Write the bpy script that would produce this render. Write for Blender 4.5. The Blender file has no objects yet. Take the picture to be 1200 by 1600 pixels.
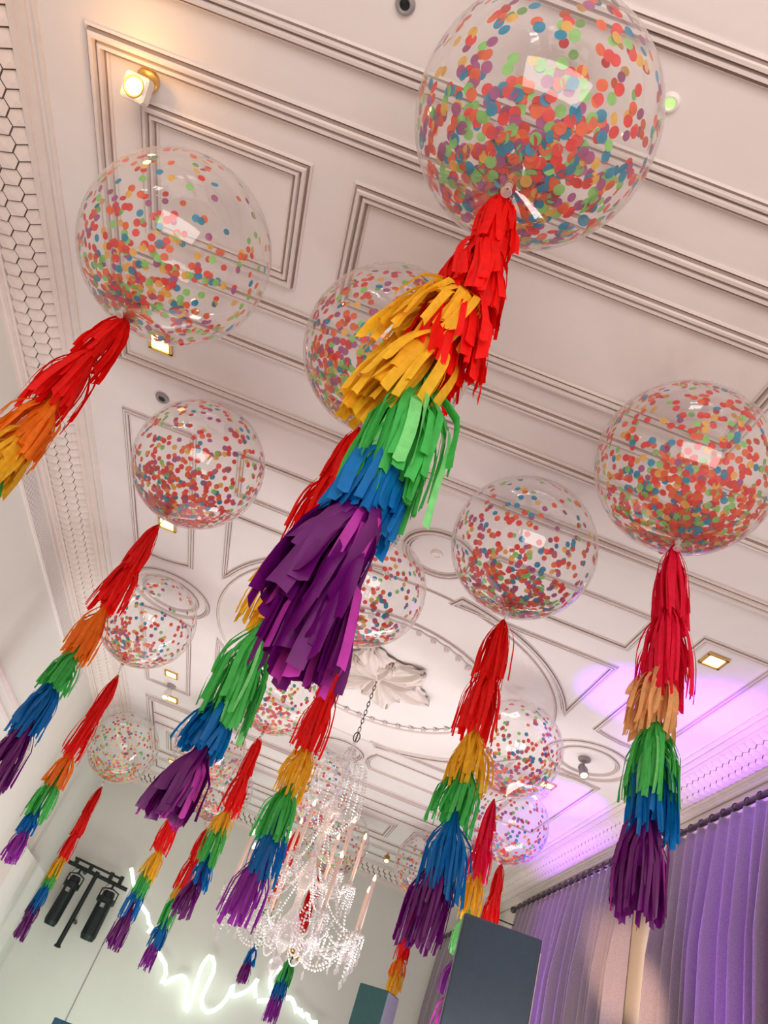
import bpy, math, random
from mathutils import Vector, Matrix
PI = math.pi
random.seed(11)
SC = bpy.context.scene
COL = SC.collection
CZ = 1.6            # eye height; all heights below are given from the eye and lifted by CZ
CEIL = 3.62

# ------------------------------------------------------------------ camera
cam = bpy.data.cameras.new('camera'); co = bpy.data.objects.new('camera', cam); COL.objects.link(co)
Mc = [[0.9294632536, -0.2104849442, 0.3029754915], [0.3683595504, 0.5745467189, -0.7308948690], [-0.0202312088, 0.7909438378, 0.6115542021]]
r, d, f = Vector(Mc[0]), Vector(Mc[1]), Vector(Mc[2])
co.matrix_world = Matrix(((r.x, -d.x, -f.x, 0), (r.y, -d.y, -f.y, 0), (r.z, -d.z, -f.z, CZ), (0, 0, 0, 1)))
cam.sensor_fit = 'VERTICAL'; cam.sensor_height = 36; cam.lens = 1201.35 * 36 / 1600; cam.clip_start = 0.02
SC.camera = co

# ------------------------------------------------------------------ view, world, lights
SC.view_settings.view_transform = 'Standard'; SC.view_settings.look = 'None'
SC.view_settings.gamma = 1; SC.view_settings.use_curve_mapping = False
SC.view_settings.exposure = 0.08
SC.cycles.use_denoising = True
SC.cycles.transparent_max_bounces = 40
SC.cycles.max_bounces = 8; SC.cycles.transmission_bounces = 8; SC.cycles.glossy_bounces = 4
SC.cycles.sample_clamp_indirect = 4.0
SC.cycles.caustics_reflective = False; SC.cycles.caustics_refractive = False
W = bpy.data.worlds.new('world'); SC.world = W; W.use_nodes = True
W.node_tree.nodes['Background'].inputs[0].default_value = (0.95, 0.93, 1.0, 1)
W.node_tree.nodes['Background'].inputs[1].default_value = 1.0

def area(name, loc, target, sx, sy, power, colr, spread=None):
    l = bpy.data.lights.new(name, 'AREA'); l.shape = 'RECTANGLE'; l.size = sx; l.size_y = sy
    l.energy = power; l.color = colr
    if spread: l.spread = math.radians(spread)
    o = bpy.data.objects.new(name, l); COL.objects.link(o)
    o.location = (loc[0], loc[1], loc[2] + CZ)
    dv = Vector(target) - Vector(loc); o.rotation_euler = dv.to_track_quat('-Z', 'Y').to_euler()
    return o
def spot(name, loc, target, power, colr, ang, blend=0.5, rad=0.05):
    l = bpy.data.lights.new(name, 'SPOT'); l.energy = power; l.color = colr
    l.spot_size = math.radians(ang); l.spot_blend = blend; l.shadow_soft_size = rad
    o = bpy.data.objects.new(name, l); COL.objects.link(o)
    o.location = (loc[0], loc[1], loc[2] + CZ)
    dv = Vector(target) - Vector(loc); o.rotation_euler = dv.to_track_quat('-Z', 'Y').to_euler()
    return o
def point(name, loc, power, colr, rad=0.05):
    l = bpy.data.lights.new(name, 'POINT'); l.energy = power; l.color = colr; l.shadow_soft_size = rad
    o = bpy.data.objects.new(name, l); COL.objects.link(o); o.location = (loc[0], loc[1], loc[2] + CZ)
    return o
# daylight through the windows of the near wall and of the curtain wall
area('daylight_near_windows', (0.4, -3.35, 0.2), (0.4, 6, 2.2), 5.6, 2.6, 260, (1.0, 0.89, 0.83))
area('daylight_curtain_wall_window', (4.0, 7.73, 0.1), (0, 7.6, 0.4), 0.75, 2.4, 120, (0.95, 0.97, 1.0))
area('added_glint_light', (3.35, 7.9, -0.75), (-0.9, 4.2, 3.0), 1.9, 1.5, 95, (1.0, 0.97, 0.95))  # unseen panel added inside the room for bright reflections on the balloons
# unseen fill lights added to brighten the ceiling and the back wall
area('stage_end_fill', (0.4, 11.5, -1.3), (0.4, 5.0, 3.4), 5.0, 1.0, 50, (1.0, 0.92, 0.88))
area('ceiling_fill', (0.4, 7.0, -1.45), (0.4, 6.4, 3.6), 6.0, 8.5, 225, (1.0, 0.905, 0.875))
area('stage_end_fill', (-0.6, 12.3, -1.2), (-0.8, 14.2, 2.2), 3.5, 0.8, 52, (0.78, 1.0, 0.84))
# purple uplights beside the curtains
PUR = (0.20, 0.02, 1.0); PUR2 = (0.42, 0.05, 1.0)
spot('purple_uplight', (3.0, 5.3, -1.2), (2.50, 5.80, 3.62), 4800, PUR, 13, 1.0)
spot('purple_uplight', (3.5, 5.2, -1.2), (3.10, 5.55, 3.62), 6000, PUR, 13, 1.0)
spot('purple_uplight', (3.4, 8.0, -1.2), (2.95, 8.45, 3.62), 6000, PUR, 13, 1.0)
spot('purple_uplight', (2.5, 6.0, -0.6), (3.8, 5.9, 3.4), 800, PUR2, 42, 1.0)
spot('purple_uplight', (2.5, 9.8, -0.6), (3.8, 9.7, 3.4), 800, PUR2, 42, 1.0)

# ------------------------------------------------------------------ materials
def mat(name, col, rough=0.6, metal=0.0, noise=0.0, nscale=20.0, bump=0.0, emit=None, estr=0.0, trans=0.0, spec=0.5, alpha=1.0):
    m = bpy.data.materials.new(name); m.use_nodes = True
    nt = m.node_tree; b = nt.nodes['Principled BSDF']
    b.inputs['Base Color'].default_value = (*col, 1); b.inputs['Roughness'].default_value = rough
    b.inputs['Metallic'].default_value = metal; b.inputs['Specular IOR Level'].default_value = spec
    b.inputs['Transmission Weight'].default_value = trans
    if noise or bump:
        tc = nt.nodes.new('ShaderNodeTexCoord'); n = nt.nodes.new('ShaderNodeTexNoise')
        n.inputs['Scale'].default_value = nscale; n.inputs['Detail'].default_value = 4
        nt.links.new(tc.outputs['Object'], n.inputs['Vector'])
        if noise:
            mx = nt.nodes.new('ShaderNodeMixRGB'); mx.blend_type = 'MULTIPLY'; mx.inputs[0].default_value = 1
            rp = nt.nodes.new('ShaderNodeValToRGB')
            rp.color_ramp.elements[0].position = 0.3; rp.color_ramp.elements[1].position = 0.7
            rp.color_ramp.elements[0].color = (1 - noise,) * 3 + (1,); rp.color_ramp.elements[1].color = (1, 1, 1, 1)
            nt.links.new(n.outputs['Fac'], rp.inputs[0]); mx.inputs[1].default_value = (*col, 1)
            nt.links.new(rp.outputs[0], mx.inputs[2]); nt.links.new(mx.outputs[0], b.inputs['Base Color'])
        if bump:
            bp = nt.nodes.new('ShaderNodeBump'); bp.inputs['Strength'].default_value = bump; bp.inputs['Distance'].default_value = 0.01
            nt.links.new(n.outputs['Fac'], bp.inputs['Height']); nt.links.new(bp.outputs[0], b.inputs['Normal'])
    if emit:
        b.inputs['Emission Color'].default_value = (*emit, 1); b.inputs['Emission Strength'].default_value = estr
    return m
def tissue(name, col, gloss=0.035, rough=0.5):
    m = bpy.data.materials.new(name); m.use_nodes = True; nt = m.node_tree; nt.nodes.clear()
    o = nt.nodes.new('ShaderNodeOutputMaterial'); df = nt.nodes.new('ShaderNodeBsdfDiffuse'); tr = nt.nodes.new('ShaderNodeBsdfTranslucent')
    gl = nt.nodes.new('ShaderNodeBsdfGlossy'); gl.inputs['Roughness'].default_value = rough
    m1 = nt.nodes.new('ShaderNodeMixShader'); m1.inputs[0].default_value = 0.45
    m2 = nt.nodes.new('ShaderNodeMixShader'); m2.inputs[0].default_value = gloss * 0.6
    tc = nt.nodes.new('ShaderNodeTexCoord'); n = nt.nodes.new('ShaderNodeTexNoise'); n.inputs['Scale'].default_value = 35
    rp = nt.nodes.new('ShaderNodeValToRGB')
    rp.color_ramp.elements[0].position = 0.3; rp.color_ramp.elements[1].position = 0.75
    rp.color_ramp.elements[0].color = tuple(c * 0.80 for c in col) + (1,); rp.color_ramp.elements[1].color = (*col, 1)
    nt.links.new(tc.outputs['Object'], n.inputs['Vector']); nt.links.new(n.outputs['Fac'], rp.inputs[0])
    nt.links.new(rp.outputs[0], df.inputs[0]); nt.links.new(rp.outputs[0], tr.inputs[0])
    gl.inputs[0].default_value = (1, 1, 1, 1)
    nt.links.new(df.outputs[0], m1.inputs[1]); nt.links.new(tr.outputs[0], m1.inputs[2])
    nt.links.new(m1.outputs[0], m2.inputs[1]); nt.links.new(gl.outputs[0], m2.inputs[2]); nt.links.new(m2.outputs[0], o.inputs[0])
    return m
def film(name, milk=0.05, edge=0.35, tint=(1, 1, 1), rough=0.03, base=0.03):
    """thin clear plastic: mostly see-through, a mirror sheen that grows towards the rim, a little milkiness"""
    m = bpy.data.materials.new(name); m.use_nodes = True; nt = m.node_tree; nt.nodes.clear()
    o = nt.nodes.new('ShaderNodeOutputMaterial'); tp = nt.nodes.new('ShaderNodeBsdfTransparent')
    tp.inputs[0].default_value = (*tint, 1)
    gl = nt.nodes.new('ShaderNodeBsdfGlossy'); gl.inputs['Roughness'].default_value = rough
    df = nt.nodes.new('ShaderNodeBsdfDiffuse'); tl = nt.nodes.new('ShaderNodeBsdfTranslucent')
    df.inputs[0].default_value = tl.inputs[0].default_value = (0.95, 0.92, 0.93, 1)
    a = nt.nodes.new('ShaderNodeMixShader'); a.inputs[0].default_value = 0.5
    nt.links.new(df.outputs[0], a.inputs[1]); nt.links.new(tl.outputs[0], a.inputs[2])
    lw = nt.nodes.new('ShaderNodeLayerWeight'); lw.inputs['Blend'].default_value = 0.5
    pw = nt.nodes.new('ShaderNodeMath'); pw.operation = 'POWER'; pw.inputs[1].default_value = 3.5
    nt.links.new(lw.outputs['Facing'], pw.inputs[0])
    mk = nt.nodes.new('ShaderNodeMath'); mk.operation = 'MULTIPLY_ADD'; mk.inputs[1].default_value = edge; mk.inputs[2].default_value = milk
    nt.links.new(pw.outputs[0], mk.inputs[0])
    gf = nt.nodes.new('ShaderNodeMath'); gf.operation = 'MULTIPLY_ADD'; gf.inputs[1].default_value = 0.4; gf.inputs[2].default_value = base
    nt.links.new(pw.outputs[0], gf.inputs[0])
    m1 = nt.nodes.new('ShaderNodeMixShader'); m2 = nt.nodes.new('ShaderNodeMixShader')
    nt.links.new(mk.outputs[0], m1.inputs[0]); nt.links.new(tp.outputs[0], m1.inputs[1]); nt.links.new(a.outputs[0], m1.inputs[2])
    nt.links.new(gf.outputs[0], m2.inputs[0]); nt.links.new(m1.outputs[0], m2.inputs[1]); nt.links.new(gl.outputs[0], m2.inputs[2])
    nt.links.new(m2.outputs[0], o.inputs[0])
    return m
def velvet():
    m = mat('curtain_velvet', (0.30, 0.245, 0.285), 0.85, noise=0.25, nscale=90, bump=0.3)
    b = m.node_tree.nodes['Principled BSDF']; b.inputs['Sheen Weight'].default_value = 0.6; b.inputs['Sheen Roughness'].default_value = 0.4
    return m
M = dict(
    ceil=mat('ceiling_paint', (0.80, 0.755, 0.75), 0.7, noise=0.04, nscale=3),
    mould=mat('moulding_paint', (0.74, 0.67, 0.65), 0.6, noise=0.05, nscale=8),
    groove_shade=mat('moulding_groove_shade', (0.37, 0.285, 0.255), 0.8, noise=0.15, nscale=14),  # shade in the moulding grooves, put into the colour
    leaf=mat('cornice_plaster', (0.78, 0.70, 0.66), 0.65, noise=0.06, nscale=12),
    groove=mat('shaded_plaster_groove', (0.22, 0.16, 0.14), 0.9, noise=0.2, nscale=30),  # dark colour paints the shade between the cornice leaves
    wall=mat('wall_paint', (0.72, 0.72, 0.67), 0.75, noise=0.04, nscale=2),
    rwall=mat('cream_wall_paint', (0.80, 0.72, 0.64), 0.75, noise=0.04, nscale=2),
    floor=mat('oak_floor', (0.55, 0.45, 0.38), 0.45, noise=0.3, nscale=4),
    film=film('clear_balloon_plastic', 0.075, 0.50, base=0.065),
    neck=film('gathered_plastic', 0.35, 0.4, base=0.08),
    cord=mat('kraft_cord', (0.35, 0.2, 0.09), 0.8, noise=0.2),
    iron=mat('dark_bronze', (0.09, 0.06, 0.045), 0.4, 0.7, noise=0.2),
    black=mat('black_metal', (0.012, 0.02, 0.02), 0.45, 0.3, noise=0.2),
    crystal=film('cut_crystal', 0.38, 0.5, base=0.25, rough=0.08),
    glassarm=film('chandelier_glass', 0.28, 0.5, base=0.12, rough=0.1),
    candle=mat('candle_tube_ivory', (0.93, 0.74, 0.64), 0.5, noise=0.05),
    flame=mat('candle_bulb_glow', (1, .7, .35), 0.3, emit=(1.0, 0.55, 0.18), estr=14),
    filament=mat('bright_filament', (1, .9, .6), 0.3, emit=(1.0, 0.85, 0.55), estr=40),
    warm=mat('warm_lamp_glow', (1, .8, .4), 0.3, emit=(1.0, 0.72, 0.28), estr=9),
    gold=mat('gilt_frame', (0.80, 0.50, 0.15), 0.3, 0.6, noise=0.1),
    white=mat('white_enamel', (0.85, 0.80, 0.76), 0.35, noise=0.03),
    grey=mat('grey_enamel', (0.32, 0.29, 0.30), 0.4, noise=0.1),
    green=mat('green_indicator_glow', (.2, .9, .1), 0.4, emit=(0.2, 1.0, 0.1), estr=2.5),
    neon=mat('neon_tube_glow', (1, 1, 1), 0.3, emit=(0.84, 1.0, 0.88), estr=1.2),
    velvet=velvet(),
    lining=mat('curtain_lining', (0.70, 0.62, 0.58), 0.8, noise=0.05),
    rod=mat('curtain_rod_dark', (0.10, 0.07, 0.09), 0.3, 0.6, noise=0.2),
    speaker=mat('speaker_cabinet_dark', (0.04, 0.06, 0.10), 0.35, noise=0.15, nscale=60, bump=0.2),
    screen=mat('dark_gloss_panel', (0.035, 0.075, 0.13), 0.25, noise=0.1),
    teal=mat('dark_teal_cabinet', (0.02, 0.09, 0.09), 0.45, noise=0.15),
    lilac=mat('grey_cabinet_face', (0.33, 0.34, 0.42), 0.5, noise=0.1),
    navy=mat('navy_cabinet', (0.01, 0.07, 0.17), 0.4, noise=0.1),
    pane=film('window_glass', 0.02, 0.2, base=0.05),
    wood=mat('window_frame_paint', (0.82, 0.80, 0.78), 0.4, noise=0.03),
)
TIS = {'R': ('red', tissue('red_tissue', (0.95, 0.006, 0.004))), 'O': ('orange', tissue('orange_tissue', (1.0, 0.25, 0.012))),
       'Y': ('yellow', tissue('yellow_tissue', (1.0, 0.58, 0.03))), 'G': ('green', tissue('green_tissue', (0.08, 0.60, 0.12))),
       'B': ('blue', tissue('blue_tissue', (0.0, 0.20, 0.58))), 'P': ('purple', tissue('purple_tissue', (0.17, 0.004, 0.19), 0.07, 0.3)),
       'M': ('crimson', tissue('crimson_tissue', (0.93, 0.006, 0.06))), 'T': ('peach', tissue('peach_tissue', (0.95, 0.52, 0.22))),
       'V': ('violet', tissue('violet_tissue', (0.34, 0.03, 0.42))), 'g': ('light green', tissue('light_green_tissue', (0.28, 0.88, 0.30))),
       'L': ('magenta', tissue('magenta_tissue', (0.62, 0.05, 0.50)))}
PAL = [('red', (0.93, 0.035, 0.03)), ('orange', (0.98, 0.15, 0.03)), ('plum', (0.48, 0.10, 0.32)),
       ('blue', (0.0, 0.33, 0.58)), ('green', (0.32, 0.78, 0.20)), ('yellow', (0.98, 0.58, 0.10))]
DOT = [tissue('confetti_' + n, c, 0.03) for n, c in PAL]

# ------------------------------------------------------------------ mesh helpers
class MB:
    def __init__(s): s.v = []; s.f = []; s.m = []
    def add(s, vs, fs, mi=0):
        b = len(s.v); s.v += [tuple(p) for p in vs]; s.f += [tuple(b + i for i in q) for q in fs]; s.m += [mi] * len(fs)
    def box(s, c, h, rot=None, mi=0):
        R = rot or Matrix.Identity(3); c = Vector(c)
        vs = [c + R @ Vector((x * h[0], y * h[1], z * h[2])) for x in (-1, 1) for y in (-1, 1) for z in (-1, 1)]
        s.add(vs, [(0, 1, 3, 2), (4, 6, 7, 5), (0, 4, 5, 1), (2, 3, 7, 6), (0, 2, 6, 4), (1, 5, 7, 3)], mi)
    def bbox(s, c, h, bev, rot=None, mi=0):
        """box with chamfered upright edges and rims"""
        R = rot or Matrix.Identity(3); c = Vector(c); a, b_, z = h
        ring = [(a - bev, b_), (a, b_ - bev), (a, -b_ + bev), (a - bev, -b_), (-a + bev, -b_), (-a, -b_ + bev), (-a, b_ - bev), (-a + bev, b_)]
        vs = []
        for zz, k in ((-z, bev), (-z + bev, 0), (z - bev, 0), (z, bev)):
            for (x, y) in ring: vs.append(c + R @ Vector((x - math.copysign(k, x), y - math.copysign(k, y), zz)))
        fs = [tuple(range(8)), tuple(range(31, 23, -1))]
        for r_ in range(3):
            for i in range(8): fs.append((r_ * 8 + i, r_ * 8 + (i + 1) % 8, r_ * 8 + 8 + (i + 1) % 8, r_ * 8 + 8 + i))
        s.add(vs, fs, mi)
    def tube(s, pts, rad, n=8, cap=True, closed=False, mi=0):
        pts = [Vector(p) for p in pts]; N = len(pts)
        if not hasattr(rad, '__len__'): rad = [rad] * N
        vs = []; up = None
        for i, p in enumerate(pts):
            if closed: t = pts[(i + 1) % N] - pts[i - 1]
            else: t = pts[min(i + 1, N - 1)] - pts[max(i - 1, 0)]
            t.normalize()
            if up is None: up = Vector((0, 0, 1)) if abs(t.z) < 0.9 else Vector((1, 0, 0))
            a = t.cross(up)
            if a.length < 1e-4: a = t.cross(Vector((0, 1, 0.3)))
            a.normalize(); b = a.cross(t); up = b
            for k in range(n):
                w = 2 * PI * k / n; vs.append(p + (a * math.cos(w) + b * math.sin(w)) * rad[i])
        fs = []
        for i in range(N if closed else N - 1):
            j = (i + 1) % N
            for k in range(n): fs.append((i * n + k, i * n + (k + 1) % n, j * n + (k + 1) % n, j * n + k))
        if cap and not closed: fs.append(tuple(range(n - 1, -1, -1))); fs.append(tuple((N - 1) * n + k for k in range(n)))
        s.add(vs, fs, mi)
    def lathe(s, prof, c=(0, 0, 0), n=24, rot=None, mi=0):
        c = Vector(c); R = rot or Matrix.Identity(3); vs = []
        for (rr, z) in prof:
            for k in range(n): vs.append(c + R @ Vector((rr * math.cos(2 * PI * k / n), rr * math.sin(2 * PI * k / n), z)))
        fs = []
        for i in range(len(prof) - 1):
            for k in range(n): fs.append((i * n + k, i * n + (k + 1) % n, (i + 1) * n + (k + 1) % n, (i + 1) * n + k))
        s.add(vs, fs, mi)
    def gem(s, c, r_, hz=None):
        hz = hz or r_; c = Vector(c)
        vs = [c + Vector((0, 0, hz))] + [c + Vector((r_ * math.cos(k * PI / 3), r_ * math.sin(k * PI / 3), 0.25 * hz * (1 if k % 2 else -1))) for k in range(6)] + [c - Vector((0, 0, hz))]
        s.add(vs, [(0, 1 + k, 1 + (k + 1) % 6) for k in range(6)] + [(7, 1 + (k + 1) % 6, 1 + k) for k in range(6)])
    def obj(s, name, ms, parent=None, smooth=False, loc=None):
        me = bpy.data.meshes.new(name); me.from_pydata(s.v, [], s.f); me.update()
        for m_ in (ms if isinstance(ms, (list, tuple)) else [ms]): me.materials.append(m_)
        me.polygons.foreach_set('material_index', s.m)
        if smooth: me.polygons.foreach_set('use_smooth', [True] * len(me.polygons))
        o = bpy.data.objects.new(name, me); COL.objects.link(o)
        if parent is not None: o.parent = parent
        if loc: o.location = loc
        return o
def tag(o, label, cat, group=None):
    o['label'] = label; o['category'] = cat
    if group: o['group'] = group
    return o
def thing(name, label, cat, loc=(0, 0, 0), group=None, rz=0):
    o = bpy.data.objects.new(name, None); COL.objects.link(o); o.location = (loc[0], loc[1], loc[2] + CZ); o.rotation_euler = (0, 0, rz)
    o.empty_display_size = 0.1
    return tag(o, label, cat, group)
def struct(o): o['kind'] = 'structure'; return o
def plabel(o, l): o['label'] = l; return o

# ------------------------------------------------------------------ room shell (heights relative to the eye)
XL, XR, YN, YB = -3.05, 3.87, -3.5, 14.25      # wall faces
FL = -CZ
EL, ER, EB, EN = -2.73, 3.52, 13.93, -3.18      # flat ceiling edges inside the cornice
CB = 3.44                                       # underside of the cornice
def S(mb, name, m, smooth=False):
    o = mb.obj(name, m, smooth=smooth); o.location.z = CZ; return struct(o)
m = MB(); m.box((0.41, 5.4, FL - 0.1), (3.7, 9.2, 0.1)); S(m, 'floor', M['floor'])
m = MB(); m.box((0.41, 5.4, CEIL + 0.1), (3.7, 9.2, 0.1)); S(m, 'ceiling', M['ceil'])
hz = (CEIL - FL) / 2; zc = (CEIL + FL) / 2
m = MB(); m.box((XL - 0.1, 5.4, zc), (0.1, 9.1, hz)); S(m, 'wall_left', M['wall'])
m = MB(); m.box((0.41, YB + 0.1, zc), (3.66, 0.1, hz)); S(m, 'wall_back', M['wall'])
# right wall with two window openings, near wall with one wide opening
def wall_open(x0, x1, axis, at, opens, thick, name, mt):
    m = MB(); sgn = 1
    def bx(a0, a1, z0, z1):
        if axis == 'y': m.box((at + thick / 2, (a0 + a1) / 2, (z0 + z1) / 2), (abs(thick) / 2, (a1 - a0) / 2, (z1 - z0) / 2))
        else: m.box(((a0 + a1) / 2, at + thick / 2, (z0 + z1) / 2), ((a1 - a0) / 2, abs(thick) / 2, (z1 - z0) / 2))
    a = x0
    for (o0, o1, z0, z1) in opens:
        bx(a, o0, FL, CEIL); bx(o0, o1, FL, z0); bx(o0, o1, z1, CEIL); a = o1
    bx(a, x1, FL, CEIL)
    return S(m, name, mt)
WIN = [(7.33, 8.13, -1.2, 1.35)]
wall_open(YN, YB + 0.2, 'y', XR, WIN, 0.2, 'wall_right', M['rwall'])
wall_open(XL - 0.2, XR + 0.2, 'x', YN, [(-2.4, 3.2, -1.1, 1.5)], -0.2, 'wall_near', M['wall'])
def window(n, axis, at, a0, a1, z0, z1, cols, rows):
    m = MB()
    def bx(p0, p1, q0, q1, dep=0.03):
        if axis == 'y': m.box((at, (p0 + p1) / 2, (q0 + q1) / 2), (dep, (p1 - p0) / 2, (q1 - q0) / 2))
        else: m.box(((p0 + p1) / 2, at, (q0 + q1) / 2), ((p1 - p0) / 2, dep, (q1 - q0) / 2))
    w = 0.05
    bx(a0, a0 + w, z0, z1); bx(a1 - w, a1, z0, z1); bx(a0, a1, z0, z0 + w); bx(a0, a1, z1 - w, z1)
    for i in range(1, cols): x = a0 + (a1 - a0) * i / cols; bx(x - 0.015, x + 0.015, z0, z1, 0.02)
    for i in range(1, rows): z = z0 + (z1 - z0) * i / rows; bx(a0, a1, z - 0.015, z + 0.015, 0.02)
    o = S(m, 'window_%d' % n, M['wood'])
    g = MB()
    if axis == 'y': g.box((at, (a0 + a1) / 2, (z0 + z1) / 2), (0.003, (a1 - a0) / 2 - w, (z1 - z0) / 2 - w))
    else: g.box(((a0 + a1) / 2, at, (z0 + z1) / 2), ((a1 - a0) / 2 - w, 0.003, (z1 - z0) / 2 - w))
    g.obj('window_pane', M['pane'], o)
window(1, 'y', XR + 0.05, *WIN[0], 2, 12); window(2, 'x', YN - 0.1, -2.4, 3.2, -1.1, 1.5, 8, 4)

# ---- ceiling mouldings: a stepped profile swept along mitred paths
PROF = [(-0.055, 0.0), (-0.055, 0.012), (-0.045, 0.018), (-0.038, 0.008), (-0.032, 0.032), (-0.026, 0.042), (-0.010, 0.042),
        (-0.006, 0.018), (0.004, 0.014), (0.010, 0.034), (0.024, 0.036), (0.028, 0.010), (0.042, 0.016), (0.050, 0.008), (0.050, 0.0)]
def sweep(mb, pts, closed, sc=1.0, prof=PROF, z=CEIL, dark=(3, 7, 11)):
    N = len(pts); P = [Vector((p[0], p[1])) for p in pts]; vs = []
    for i in range(N):
        if closed or 0 < i < N - 1:
            a = (P[i] - P[i - 1]).normalized(); b = (P[(i + 1) % N] - P[i]).normalized()
        elif i == 0: a = b = (P[1] - P[0]).normalized()
        else: a = b = (P[i] - P[i - 1]).normalized()
        na = Vector((-a.y, a.x)); nb = Vector((-b.y, b.x)); n = (na + nb).normalized(); k = 1 / max(0.35, n.dot(na))
        for (u, h) in prof: q = P[i] + n * (u * sc * k); vs.append((q.x, q.y, z - h * sc + 0.0005))
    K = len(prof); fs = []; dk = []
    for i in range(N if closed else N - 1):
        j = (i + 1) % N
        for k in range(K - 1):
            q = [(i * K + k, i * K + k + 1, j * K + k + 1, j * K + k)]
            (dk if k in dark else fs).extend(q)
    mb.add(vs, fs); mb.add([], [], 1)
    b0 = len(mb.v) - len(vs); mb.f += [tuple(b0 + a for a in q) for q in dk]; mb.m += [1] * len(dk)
TN = [0]
def trim(paths, sc=1.0, m=None, prof=PROF, z=CEIL):
    TN[0] += 1; b = MB()
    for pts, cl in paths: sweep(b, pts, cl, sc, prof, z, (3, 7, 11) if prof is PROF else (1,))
    return S(b, 'trim_%d' % TN[0], [m or M['mould'], M['groove_shade']])
def rect(x0, x1, y0, y1): return ([(x0, y0), (x1, y0), (x1, y1), (x0, y1)], True)
def arc(cx, cy, rr, a0, a1, n=40): return [(cx + rr * math.cos(a0 + (a1 - a0) * i / n), cy + rr * math.sin(a0 + (a1 - a0) * i / n)) for i in range(n + 1)]
CX, CY = 0.41, 7.25
def mir(p): return [(p_[0], 2 * CY - p_[1]) for p_ in p]
def mirx(p): return [(2 * CX - p_[0], p_[1]) for p_ in p]
def both(path, cl):
    [trim([(g_, cl)], 0.62) for g_ in (path, mirx(path), mir(path), mir(mirx(path)))]
# near bay, far bay: large frame, cross bars and sunk panels
for fl in (False, True):
    g = (lambda p: mir(p)) if fl else (lambda p: p)
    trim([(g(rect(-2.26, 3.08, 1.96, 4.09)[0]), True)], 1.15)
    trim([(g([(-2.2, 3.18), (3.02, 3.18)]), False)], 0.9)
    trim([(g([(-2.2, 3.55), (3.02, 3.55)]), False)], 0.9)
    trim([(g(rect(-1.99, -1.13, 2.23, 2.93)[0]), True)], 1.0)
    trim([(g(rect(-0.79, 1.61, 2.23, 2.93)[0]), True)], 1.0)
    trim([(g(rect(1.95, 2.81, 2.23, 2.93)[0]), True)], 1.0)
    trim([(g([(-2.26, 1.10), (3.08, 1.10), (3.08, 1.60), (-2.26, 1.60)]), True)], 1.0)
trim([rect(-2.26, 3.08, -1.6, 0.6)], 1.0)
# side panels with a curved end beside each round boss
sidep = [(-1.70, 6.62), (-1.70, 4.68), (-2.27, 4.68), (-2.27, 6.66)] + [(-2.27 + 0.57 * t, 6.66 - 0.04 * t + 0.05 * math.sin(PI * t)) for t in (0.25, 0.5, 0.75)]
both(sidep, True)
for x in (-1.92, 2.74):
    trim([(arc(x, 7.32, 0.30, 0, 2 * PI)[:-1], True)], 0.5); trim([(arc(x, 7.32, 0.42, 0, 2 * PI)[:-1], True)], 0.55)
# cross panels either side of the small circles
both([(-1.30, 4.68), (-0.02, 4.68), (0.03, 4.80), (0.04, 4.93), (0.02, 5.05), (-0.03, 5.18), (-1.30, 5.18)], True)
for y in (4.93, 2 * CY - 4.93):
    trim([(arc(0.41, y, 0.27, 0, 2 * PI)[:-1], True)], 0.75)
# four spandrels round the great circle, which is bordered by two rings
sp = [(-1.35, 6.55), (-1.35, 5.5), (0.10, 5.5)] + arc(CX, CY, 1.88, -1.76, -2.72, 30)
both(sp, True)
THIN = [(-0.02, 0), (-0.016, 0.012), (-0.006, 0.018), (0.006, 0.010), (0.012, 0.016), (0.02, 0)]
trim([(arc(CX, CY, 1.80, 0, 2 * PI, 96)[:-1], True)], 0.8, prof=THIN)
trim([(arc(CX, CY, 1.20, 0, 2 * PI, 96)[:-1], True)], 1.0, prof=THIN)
# side panels along the middle
for x0 in (-1.66, 2.48):
    pass
# husk garland: small bell flowers and swags inside the ring
b = MB(); K = 44
for k in range(K):
    a = 2 * PI * k / K; cx, cy = CX + 1.13 * math.cos(a), CY + 1.13 * math.sin(a)
    rad = Vector((math.cos(a), math.sin(a), 0)); tan = Vector((-math.sin(a), math.cos(a), 0)); up = Vector((0, 0, -1))
    c0 = Vector((cx, cy, CEIL))
    for j in (-1, 0, 1):
        dirv = (-rad * 1.0 + tan * 0.6 * j).normalized(); side = dirv.cross(up)
        L = 0.075 if j == 0 else 0.055
        b.add([c0 + up * 0.004, c0 + dirv * L * 0.5 + side * 0.016 + up * 0.018, c0 + dirv * L + up * 0.006, c0 + dirv * L * 0.5 - side * 0.016 + up * 0.018, c0 + dirv * L * 0.7 + up * 0.045],
              [(0, 1, 4), (1, 2, 4), (2, 3, 4), (3, 0, 4)])
    sw = []
    for i in range(7):
        t = i / 6; aa = a + 2 * PI / K * t; rr = 1.13 - 0.02 * math.sin(PI * t)
        sw.append((CX + rr * math.cos(aa), CY + rr * math.sin(aa), CEIL - 0.008))
    b.tube(sw, 0.006, 5)
trim_o = S(b, 'trim_%d' % (TN[0] + 1), M['mould']); TN[0] += 1

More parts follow.
